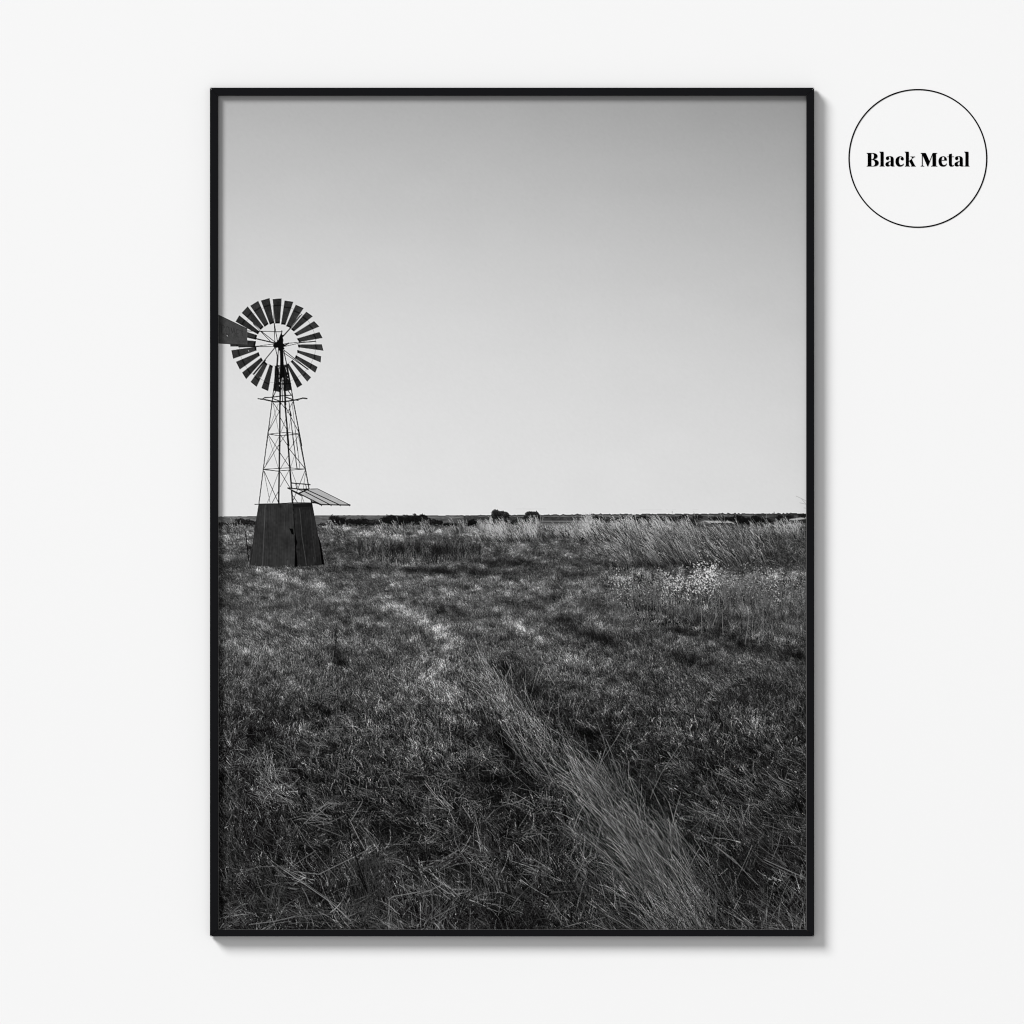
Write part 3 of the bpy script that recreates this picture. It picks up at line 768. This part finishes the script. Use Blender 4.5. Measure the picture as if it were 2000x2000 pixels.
# solar panel
poly(Z6((1060, 795), (1180, 742), (1290, 738), (1695, 942), (1340, 940)), 178, PANEL, 1, grain * .6)
for pts, w in (([(915, 730), (1050, 795), (1340, 940)], 13), ([(1320, 938), (1698, 943)], 15), ([(1120, 770), (1455, 942)], 11), ([(1155, 750), (1575, 944)], 11), ([(1200, 742), (1290, 738), (1698, 942)], 7), ([(1055, 795), (1165, 745)], 18), ([(915, 728), (1060, 742), (1165, 750)], 15), ([(1120, 745), (1170, 745)], 22),
               ([(965, 666), (1195, 686)], 13), ([(1015, 672), (1025, 730)], 9), ([(1140, 682), (1150, 738)], 9), ([(1170, 688), (1186, 742)], 9), ([(1215, 900), (1330, 935)], 16), ([(960, 760), (1090, 830)], 9), ([(1010, 735), (1100, 765)], 8)):
    line(Z6(*pts), w * .155, 24, PANEL)
for x_ in (1340, 1460, 1575, 1692):
    line(Z6((x_, 938), (x_, 950)), 2, 20, PANEL)
line(Z6((940, 742), (1020, 745)), .8, 175)
# post and wire left of the housing
line(Z6((384, 1288), (424, 1640)), 1.7, 14, POST)
line(Z6((240, 1550), (420, 1455)), .9, 120, MEADOW, .45)
line(Z6((60, 1240), (78, 1380)), 1.0, 34, POST, .7)

# --- grass in front of the housing, then ever nearer
tall(260, 70, 478, 634, 1109, 1114, 96, 16, 2, 6, 40, 95, .6, MEADOW)
meadow(14000, 1113, 1230, 43)
# seed heads of the pale weed on the right
r = np.random.default_rng(77)


def heads(n, cx, cy, sx, sy, vv0, vv1):
    x = r.normal(cx, sx, n); y = r.normal(cy, sy, n)
    v = r.uniform(vv0, vv1, n)
    strokes(x, y, r.uniform(20, 160, n), r.uniform(1.0, 3.4, n), r.normal(0, 1, n), r.uniform(.8, 1.9, n), v, v * .9, WEED)


meadow(7000, 1195, 1290, 44)
# rank growth along the right of the track: upright stems over dark gaps, down to the edge of the cut grass
n = 4200
x = r.uniform(1225, 1590, n); foot = 1190 + (x - 1225) * .215 + 4 * np.sin(x / 9.) + 5 * np.sin(x / 23.)
y = foot - 62 * r.uniform(0, 1, n) ** 1.6 + r.normal(0, 2, n)
o = np.argsort(y); x, y = x[o], y[o]
gapf = r.uniform(0, 1, n) < .46
v = np.where(gapf, r.uniform(8, 36, n), r.uniform(42, 112, n) * np.clip(1 + .3 * np.sin(x / 13. + 1) + .2 * np.sin(x / 5.), .5, 1.5))
strokes(x, y, r.normal(92, 13, n) + 7 * np.sin(x / 19.), r.uniform(10, 46, n) * np.where(gapf, .6, 1), r.normal(0, .35, n), r.uniform(.5, 1.0, n) * np.where(gapf, 1.5, 1), v * .6, v * 1.05, MEADOW)
n = 90
x = r.uniform(1300, 1585, n); y = 1200 + (x - 1225) * .2 - r.uniform(0, 26, n)
strokes(x, y, r.normal(92, 15, n), r.uniform(26, 64, n), r.normal(0, .25, n), np.full(n, .9), r.uniform(80, 120, n), r.uniform(95, 150, n), MEADOW)
n = 900
x = r.uniform(1235, 1590, n); y = 1196 + (x - 1225) * .215 + r.normal(2, 4, n)
strokes(x, y, r.uniform(0, 360, n), r.uniform(3, 12, n), r.normal(0, .6, n), np.full(n, 1.3), r.uniform(5, 26, n), r.uniform(8, 34, n), MEADOW)
strokes(r.uniform(1180, 1580, 1300), r.normal(1150, 20, 1300), r.uniform(20, 160, 1300), r.uniform(3, 8, 1300), r.normal(0, 1, 1300), np.full(1300, 1.2), r.uniform(12, 50, 1300), r.uniform(12, 50, 1300), MEADOW)
for c_ in range(170):
    cx = r.uniform(1190, 1578); top = 1134 + r.normal(0, 13) - 16 * np.exp(-((cx - 1378) / 26.) ** 2)
    glow = .72 + .44 * np.exp(-((cx - 1368) / 34.) ** 2) + .40 * np.exp(-((cx - 1318) / 20.) ** 2) + .22 * np.exp(-((cx - 1515) / 26.) ** 2) + .25 * np.exp(-((cx - 1212) / 16.) ** 2)
    bx = cx + r.normal(0, 9)
    hgt = r.uniform(45, 96)
    line([(bx, top + hgt), (bx * .5 + cx * .5 + r.normal(0, 2), top + hgt * .5), (cx, top)], .85, r.uniform(65, 118), WEED, .75)
    for b_ in range(4):
        t_ = r.uniform(.1, .5)
        px_, py_ = cx + (bx - cx) * t_ * .6, top + hgt * t_
        line([(px_, py_), (px_ + r.normal(0, 9), py_ - r.uniform(6, 16))], .6, r.uniform(65, 110), WEED, .65)
    nh = int(r.uniform(7, 16))
    heads(nh, cx, top + 6, 3.6, 12, 120 * glow, min(250 * glow, 252))
for (n_, cx, cy, sx, sy, v0_, v1_) in ((70, 1370, 1138, 17, 16, 185, 252), (36, 1386, 1119, 8, 8, 185, 250), (14, 1395, 1108, 3, 4, 190, 250), (60, 1323, 1141, 13, 10, 170, 245), (14, 1300, 1122, 3, 3, 150, 220), (50, 1440, 1150, 38, 13, 80, 170), (20, 1522, 1130, 12, 8, 130, 200),
                                       (20, 1330, 1180, 20, 6, 70, 130), (40, 852, 1166, 8, 4, 95, 140), (30, 1005, 1180, 30, 20, 80, 125), (14, 1460, 1106, 8, 6, 110, 180)):
    heads(n_, cx, cy, sx, sy, v0_, v1_)
strokes(r.uniform(1190, 1580, 500), r.normal(1172, 12, 500), r.uniform(40, 140, 500), r.uniform(3, 8, 500), r.normal(0, 1, 500), np.full(500, .9), r.uniform(25, 75, 500), r.uniform(30, 95, 500), MEADOW)
meadow(7500, 1270, 1380, 45)
heads(110, 1370, 1134, 15, 15, 190, 252)
heads(50, 1386, 1116, 7, 8, 190, 250)
heads(60, 1320, 1139, 12, 9, 170, 245)
meadow(900, 1196, 1300, 49, 12, 1225, 1590)
# a dark thistle
r = np.random.default_rng(78)
n = 130
hh = r.uniform(0, 1, n) ** .8
strokes(656 + r.normal(0, 1, n) * (1.2 + 8 * hh ** 2), 1224 + 74 * hh, r.normal(90, 60, n), r.uniform(2.5, 7, n), r.normal(0, 1, n), np.full(n, .7), r.uniform(10, 38, n), r.uniform(18, 66, n), THISTLE)
line([(657, 1217), (656, 1255), (652, 1296)], 1.0, 20, THISTLE)
line([(652, 1270), (649, 1290)], .9, 105, THISTLE)
meadow(1500, 1290, 1390, 47)
meadow(7000, 1350, 1560, 46)
meadow(6000, 1500, 1900, 48, 14)


line(Z6((384, 1288), (424, 1640)), 1.7, 14, POST)
# the meadow's broad tone is held to the map
for rad in (34, 20):
    wm = (own == MEADOW)
    loc = blur(np.where(wm, ink, tone), rad)
    gain = blur(np.clip(tone * (1 - .14 * np.clip((gy - 1380) / 150, 0, 1)) / np.maximum(loc, 4), .5, 1.9), 8)
    ink *= 1 + (gain - 1) * wm


def straws(n, seed, ya, yb, xa, xb, l0, l1, vv0, vv1, k=7):
    """Bundles of long pale straw lying over the rest."""
    r = np.random.default_rng(seed)
    x = r.uniform(xa, xb, n); y = r.uniform(ya, yb, n)
    q = tone_at(rmap, x, np.minimum(y, 1815)) < 9
    x, y = x[q], y[q]; n = len(x)
    o = np.argsort(y); x, y = x[o], y[o]
    an = 16 * np.sin(x / 52. + 1) + 24 * np.sin(x / 120. + y / 80.) - 14 + r.normal(0, 24, n) + np.where(r.uniform(0, 1, n) < .5, 180, 0)
    up = r.uniform(0, 1, n) < .33
    an = np.where(up, 100 + r.normal(0, 28, n), an)
    an = np.where((x > 1180) & ~up, 147 + r.normal(0, 13, n), an)
    T = tone_at(tone, x, np.minimum(y, 1815))
    v = r.uniform(vv0, vv1, n) * np.clip(T / 36, .3, 1.45) * .98 * r.lognormal(0, .28, n)
    Ln = r.uniform(l0, l1, n) * 1.2
    cv = r.normal(0, .28, n)
    R = lambda q: np.repeat(q, k)
    m = n * k
    d = np.clip((R(y) - 1300) / 500, 0, 1.1)
    sp = 3 + 8 * d
    vv = R(v) * r.uniform(.3, 1.12, m)
    strokes(R(x) + r.normal(0, 1, m) * sp, R(y) + r.normal(0, 1, m) * sp * .6, R(an) + r.normal(0, 9, m), R(Ln) * r.uniform(.4, 1.1, m) * (.35 + .65 * d), R(cv) + r.normal(0, .35, m), .66 + .62 * d, vv * .72, np.minimum(vv * 1.1, 175), MEADOW)


straws(480, 81, 1370, 1900, 424, 1578, 18, 50, 55, 105)
straws(500, 87, 1420, 1900, 424, 1578, 12, 34, 45, 105, 9)
straws(300, 82, 1480, 1880, 424, 1320, 26, 84, 70, 130)
straws(220, 93, 1480, 1880, 1180, 1600, 30, 90, 60, 118)
straws(110, 84, 1310, 1480, 540, 860, 14, 40, 70, 105)
straws(420, 95, 1450, 1880, 424, 1600, 20, 74, 90, 155, 1)
straws(60, 86, 1270, 1420, 1100, 1578, 14, 40, 70, 110, 4)

rsoft = blur(rmap, 26)
wisp = rnoise(52, 60, 14, 45)
# the straw of the pale ridge, laid back along the track
r = np.random.default_rng(79)
n = 28000
x = r.uniform(880, 1640, n); y = r.uniform(1284, 1930, n)
rm = tone_at(rsoft, x + 7 * np.sin(y / 37.) + 5 * np.sin(y / 15. + x / 40.), np.minimum(y, 1815))
kk = rm / np.interp(y, [1290, 1400, 1600, 1816], [46, 48, 36, 25]) > .05 + 1.5 * r.uniform(0, 1, n) ** 1.3
x, y, rm = x[kk], y[kk], rm[kk]; o = np.argsort(y + r.normal(0, 6, len(y))); x, y, rm = x[o], y[o], rm[o]; n = len(x)
d = np.clip((y - 1300) / 520, 0, 1.15)
grp = 8 * np.sin(x / 23. + y / 60.) + 6 * np.sin(x / 9. - y / 31.)
v = (np.interp(y, [1290, 1400, 1500, 1816], [152, 142, 122, 104])) * r.lognormal(0, .30, n) * (1 + .022 * grp)
v *= np.clip(1 + .22 * tone_at(wisp, x, np.minimum(y, 1815)), .5, 1.5)
v = np.where(r.uniform(0, 1, n) < .32, v * .26, np.minimum(v, 168))
strokes(x, y, np.interp(y, [1290, 1400, 1600, 1816], [108, 115, 123, 122]) + grp * .9 + r.normal(0, 11.5, n) + np.where(r.uniform(0, 1, n) < .2, r.normal(-14, 24, n), 0), (20 + 70 * d) * r.lognormal(0, .42, n), r.normal(.12, .2, n), .55 + .5 * d, v * .62, v * 1.08, MEADOW)

# --- single stalks one can follow
A4 = zz(420, 1340, 400 / 1546)
A5 = zz(800, 1340, 400 / 1546)
A6 = zz(1180, 1340, 410 / 1584)
for pts, w, v in (
        (A4((520, 1390), (640, 1470), (870, 1630), (990, 1735)), 1.6, 135), (A4((540, 1385), (700, 1500), (985, 1700)), 1.1, 105), (A4((570, 1000), (700, 1180), (850, 1370), (940, 1470)), 1.3, 95), (A4((600, 1400), (785, 1420), (1050, 1290), (1190, 1215)), 1.4, 125),
        (A4((1015, 1005), (1080, 1140), (1130, 1230)), 1.7, 130), (A4((1030, 1015), (1110, 880)), 1.6, 120), (A4((600, 1350), (760, 1240)), 1.3, 105), (A4((260, 1800), (450, 1775), (600, 1740)), 1.6, 115), (A4((600, 1740), (870, 1722)), 1.2, 95),
        (A4((1312, 1840), (1314, 1610), (1345, 1588), (1450, 1570), (1546, 1552)), 2.0, 118), (A4((1330, 1830), (1334, 1620)), 1.0, 90), (A4((655, 1520), (690, 1580), (715, 1650)), 1.5, 105), (A4((715, 1650), (830, 1700)), 1.2, 85), (A4((60, 1715), (190, 1712)), 1.2, 90), (A4((160, 1420), (320, 1365), (600, 1355)), 1.3, 95),
        (A4((245, 815), (420, 880)), 1.2, 105), (A4((420, 760), (540, 735), (640, 830)), 1.3, 115), (A4((560, 770), (640, 690)), 1.2, 110), (A4((770, 925), (860, 885), (940, 890)), 1.3, 115), (A4((780, 930), (880, 1010)), 1.2, 100), (A4((640, 1000), (860, 1030), (985, 975)), 1.3, 100), (A4((690, 1030), (960, 1135)), 1.2, 100),
        (A4((1295, 690), (1335, 810)), 1.2, 100), (A4((1245, 590), (1300, 720)), 1.0, 85), (A4((925, 640), (1010, 690), (1035, 800)), 1.2, 110), (A4((590, 510), (860, 550)), 1.1, 85), (A4((1380, 1560), (1400, 1470)), 1.1, 95), (A4((940, 1550), (1035, 1740)), 1.2, 85), (A4((540, 1650), (650, 1585)), 1.1, 90),
        (A5((1365, 845), (1310, 905), (1270, 985), (1240, 1070)), 1.2, 135), (A5((340, 1160), (380, 1250), (455, 1345), (470, 1530)), 1.2, 105), (A5((490, 940), (530, 1110)), 1.1, 105), (A5((580, 1005), (640, 935)), 1.3, 115), (A5((325, 980), (330, 1090), (350, 1200)), 1.0, 95), (A5((10, 710), (80, 800)), 1.1, 100), (A5((0, 820), (205, 880)), 1.1, 100),
        (A5((325, 1425), (480, 1560)), 1.1, 95), (A5((170, 1755), (360, 1655)), 1.3, 105), (A5((60, 1570), (150, 1545), (250, 1495)), 1.6, 112), (A5((1070, 1620), (1140, 1720), (1200, 1770)), 1.3, 115), (A5((1090, 1690), (1150, 1800)), 1.2, 105), (A5((690, 1600), (670, 1730)), 1.1, 100), (A5((1450, 1040), (1400, 1230)), 1.2, 115), (A5((545, 640), (660, 635)), 1.0, 95),
        (A5((700, 900), (890, 860)), 1.0, 95), (A5((880, 1115), (1110, 1112)), 1.0, 90), (A5((1240, 1480), (1310, 1330), (1360, 1270)), 1.3, 105), (A5((1440, 1470), (1475, 1600)), 1.4, 115), (A5((640, 830), (450, 900)), 1.0, 85),
        (A6((348, 850), (365, 800), (430, 660), (520, 520), (612, 385)), 1.0, 112), (A6((612, 385), (735, 425)), .9, 85), (A6((660, 870), (760, 940), (850, 990)), 1.3, 112), (A6((850, 1035), (805, 1190)), 1.1, 100), (A6((820, 970), (870, 990), (910, 1050), (990, 1170)), 1.4, 112), (A6((1210, 1310), (1340, 1370), (1524, 1450)), 1.6, 118),
        (A6((1190, 1320), (1400, 1420), (1524, 1460)), 1.0, 90), (A6((1335, 1110), (1310, 1210), (1265, 1310)), 1.2, 105), (A6((540, 1045), (585, 1180)), 1.4, 112), (A6((400, 1400), (460, 1540), (545, 1730)), 1.2, 105), (A6((200, 1130), (225, 1215)), 1.3, 112), (A6((1080, 700), (1140, 760)), 1.2, 105), (A6((850, 1215), (980, 1310), (1080, 1420), (1160, 1500)), 1.6, 108),
        (A6((870, 1230), (1000, 1340)), 1.4, 112), (A6((1270, 1380), (1380, 1500), (1524, 1650)), 1.2, 95), (A6((220, 680), (150, 740), (60, 820)), 1.0, 95), (A6((1320, 970), (1524, 1000)), 1.1, 85), (A6((1240, 1190), (1524, 1220)), 1.1, 85), (A6((1040, 960), (1100, 1030), (1190, 1110)), 1.3, 105),
        (Z5((0, 0), (0, 0)), .1, 90), ([(1063, 1295), (1072, 1318), (1083, 1337)], 1.6, 125), ([(1060, 1294), (1050, 1293)], 1.2, 90), ([(958, 1275), (953, 1300)], .9, 105), ([(943, 1160), (950, 1178), (955, 1190)], .8, 95), ([(1063, 1083), (1060, 1108)], .9, 100), ([(1090, 1150), (1103, 1163)], .8, 100), ([(1370, 1190), (1371, 1238)], 1.2, 115), ([(1411, 1190), (1412, 1240)], 1.1, 112), ([(1463, 1203), (1458, 1240), (1455, 1258)], 1.3, 118), ([(1490, 1190), (1491, 1240)], 1.3, 108), ([(1398, 1190), (1399, 1203), (1390, 1225)], 1.2, 118), ([(1247, 1150), (1246, 1180)], .9, 95), ([(1527, 1155), (1525, 1175), (1529, 1185)], 1.0, 112), ([(1480, 1260), (1492, 1242), (1510, 1225)], 1.0, 112), ([(1572, 1200), (1568, 1235)], .9, 90)):
    line(pts, w * 1.05, v * 1.05, MEADOW, .8)
r = np.random.default_rng(91)
n = 150
strokes(r.normal(722, 22, n), r.uniform(1700, 1830, n), r.normal(94, 12, n), r.uniform(30, 95, n), r.normal(0, .3, n), np.full(n, .9), r.uniform(20, 60, n), r.uniform(35, 92, n), MEADOW)
n = 90
strokes(r.uniform(424, 520, n), r.uniform(1560, 1830, n), r.normal(92, 14, n), r.uniform(20, 55, n), r.normal(0, .4, n), np.full(n, 1.1), r.uniform(30, 60, n), r.uniform(50, 105, n), MEADOW)
for pts, w, v in ((A4((1000, 1000), (1030, 1180), (1090, 1370), (1150, 1550)), 2.0, 8), (A4((1250, 1180), (1230, 1290)), 1.6, 8), (A4((1090, 1430), (1150, 1560)), 2.4, 6)):
    line(pts, w, v, MEADOW, .85)
for p, w, v in ((A6((1440, 645), (1448, 648)), 2.6, 150), (A6((1410, 628), (1414, 630)), 2.0, 110), (A6((830, 970), (836, 974)), 2.2, 140), (A6((430, 537), (434, 539)), 1.6, 130), (A4((1400, 1775), (1408, 1782)), 3.4, 118), (A5((740, 1272), (744, 1274)), 1.6, 140), (A5((310, 352), (313, 354)), 1.6, 130), (A4((1425, 1110), (1430, 1116)), 2.0, 105)):
    line(p, w, v, MEADOW)

# ------------------------------------------------------------------ down to one colour per point of the sheet
ink1 = ink.reshape(NH // SS, SS, NW // SS, SS).mean((1, 3))
own1 = own.reshape(NH // SS, SS, NW // SS, SS).transpose(0, 2, 1, 3).reshape(NH // SS, NW // SS, SS * SS).max(2)
# the lab sharpened the negative scan before printing
ink1 = ink1 + .32 * (ink1 - blur(ink1, 1))
ink1 = np.clip(ink1, 3, 240)

# ------------------------------------------------------------------ the sheet of paper, cut up by what is printed on it
H1, W1 = ink1.shape
c = ink1 / 255.0
lin = np.where(c <= 0.04045, c / 12.92, ((c + 0.055) / 1.055) ** 2.4) * 0.86
kx = (DIST - SHEET) / DIST
vx = ((np.arange(W1) + X0 + 0.5) - 1000) * PX * kx - base_inv.x
vz = (1000 - (np.arange(H1) + Y0 + 0.5)) * PX * kx - base_inv.z
vy = -SHEET - base_inv.y

cell = own1[:-1, :-1].copy()
# flat stretches of sky need fewer points
hb, wb = (H1 - 1) // 4, (W1 - 1) // 4
sk = cell[:hb * 4, :wb * 4].reshape(hb, 4, wb, 4)
coarse = (sk == SKY).all((1, 3))
win = np.lib.stride_tricks.sliding_window_view(ink1, (5, 5))[::4, ::4][:hb, :wb]
coarse &= (win.max((2, 3)) - win.min((2, 3))) < 7
ci, cj = np.nonzero(coarse)
mask = np.ones_like(cell, bool)
mask[:hb * 4, :wb * 4] = ~np.repeat(np.repeat(coarse, 4, 0), 4, 1)


def quads(i, j, st):
    return np.stack([i * W1 + j, (i + st) * W1 + j, (i + st) * W1 + j + st, i * W1 + j + st], 1)


def sheet(name, q, parent, tone_map=lin):
    used, inv = np.unique(q.ravel(), return_inverse=True)
    yi, xi = used // W1, used % W1
    co = np.stack([vx[xi], np.full(len(used), vy), vz[yi]], 1).astype(np.float32)
    me = bpy.data.meshes.new(name)
    nq = len(q)
    me.vertices.add(len(used)); me.vertices.foreach_set('co', co.ravel())
    me.loops.add(nq * 4); me.loops.foreach_set('vertex_index', inv.astype(np.int32).ravel())
    me.polygons.add(nq); me.polygons.foreach_set('loop_start', np.arange(0, nq * 4, 4, dtype=np.int32))
    me.update(calc_edges=True)
    at_ = me.color_attributes.new('ink', 'FLOAT_COLOR', 'POINT')
    v = tone_map[yi, xi].astype(np.float32)
    at_.data.foreach_set('color', np.stack([v, v, v, np.ones_like(v)], 1).ravel())
    return link(name, me, M_INK, parent)


def cells(oid, xa=None, xb=None):
    m = (cell == oid) & mask
    if xa is not None:
        cols = np.arange(W1 - 1) + X0
        m &= ((cols >= xa) & (cols < xb))[None, :]
    i, j = np.nonzero(m)
    return quads(i, j, 1)


sky_q = np.concatenate([quads(ci * 4, cj * 4, 4), cells(SKY)])
paper = sheet('print', sky_q, picture, lin)
paper['label'] = 'matt black and white print of a windmill above a dry meadow'
for name, oid in (('plain', PLAIN), ('meadow', MEADOW), ('tall_grass', TALL), ('seed_heads', WEED), ('windmill_tower', TOWER),
                  ('windmill_wheel', WHEEL), ('tail_vane', VANE), ('solar_panel', PANEL), ('pump_housing', HOUSING), ('thistle', THISTLE)):
    q = cells(oid)
    if len(q):
        sheet(name, q, paper)
for name, xa, xb in (('hedge', 400, 510), ('hedge', 600, 885), ('bush', 885, 945), ('tree', 945, 998), ('bush', 998, 1022), ('tree', 1022, 1070), ('bush', 1070, 1182), ('hedge', 1182, 1330), ('hedge', 1330, 1513), ('bush', 1513, 1600)):
    q = cells(BUSH, xa, xb)
    if len(q):
        sheet(name, q, paper)
for name, oid, xa, xb in (('shed', SHED, 1340, 1470), ('shed', SHED, 1510, 1600), ('fence_post', POST, 424, 445), ('fence_post', POST, 470, 500)):
    q = cells(oid, xa, xb)
    if len(q):
        sheet(name, q, paper)
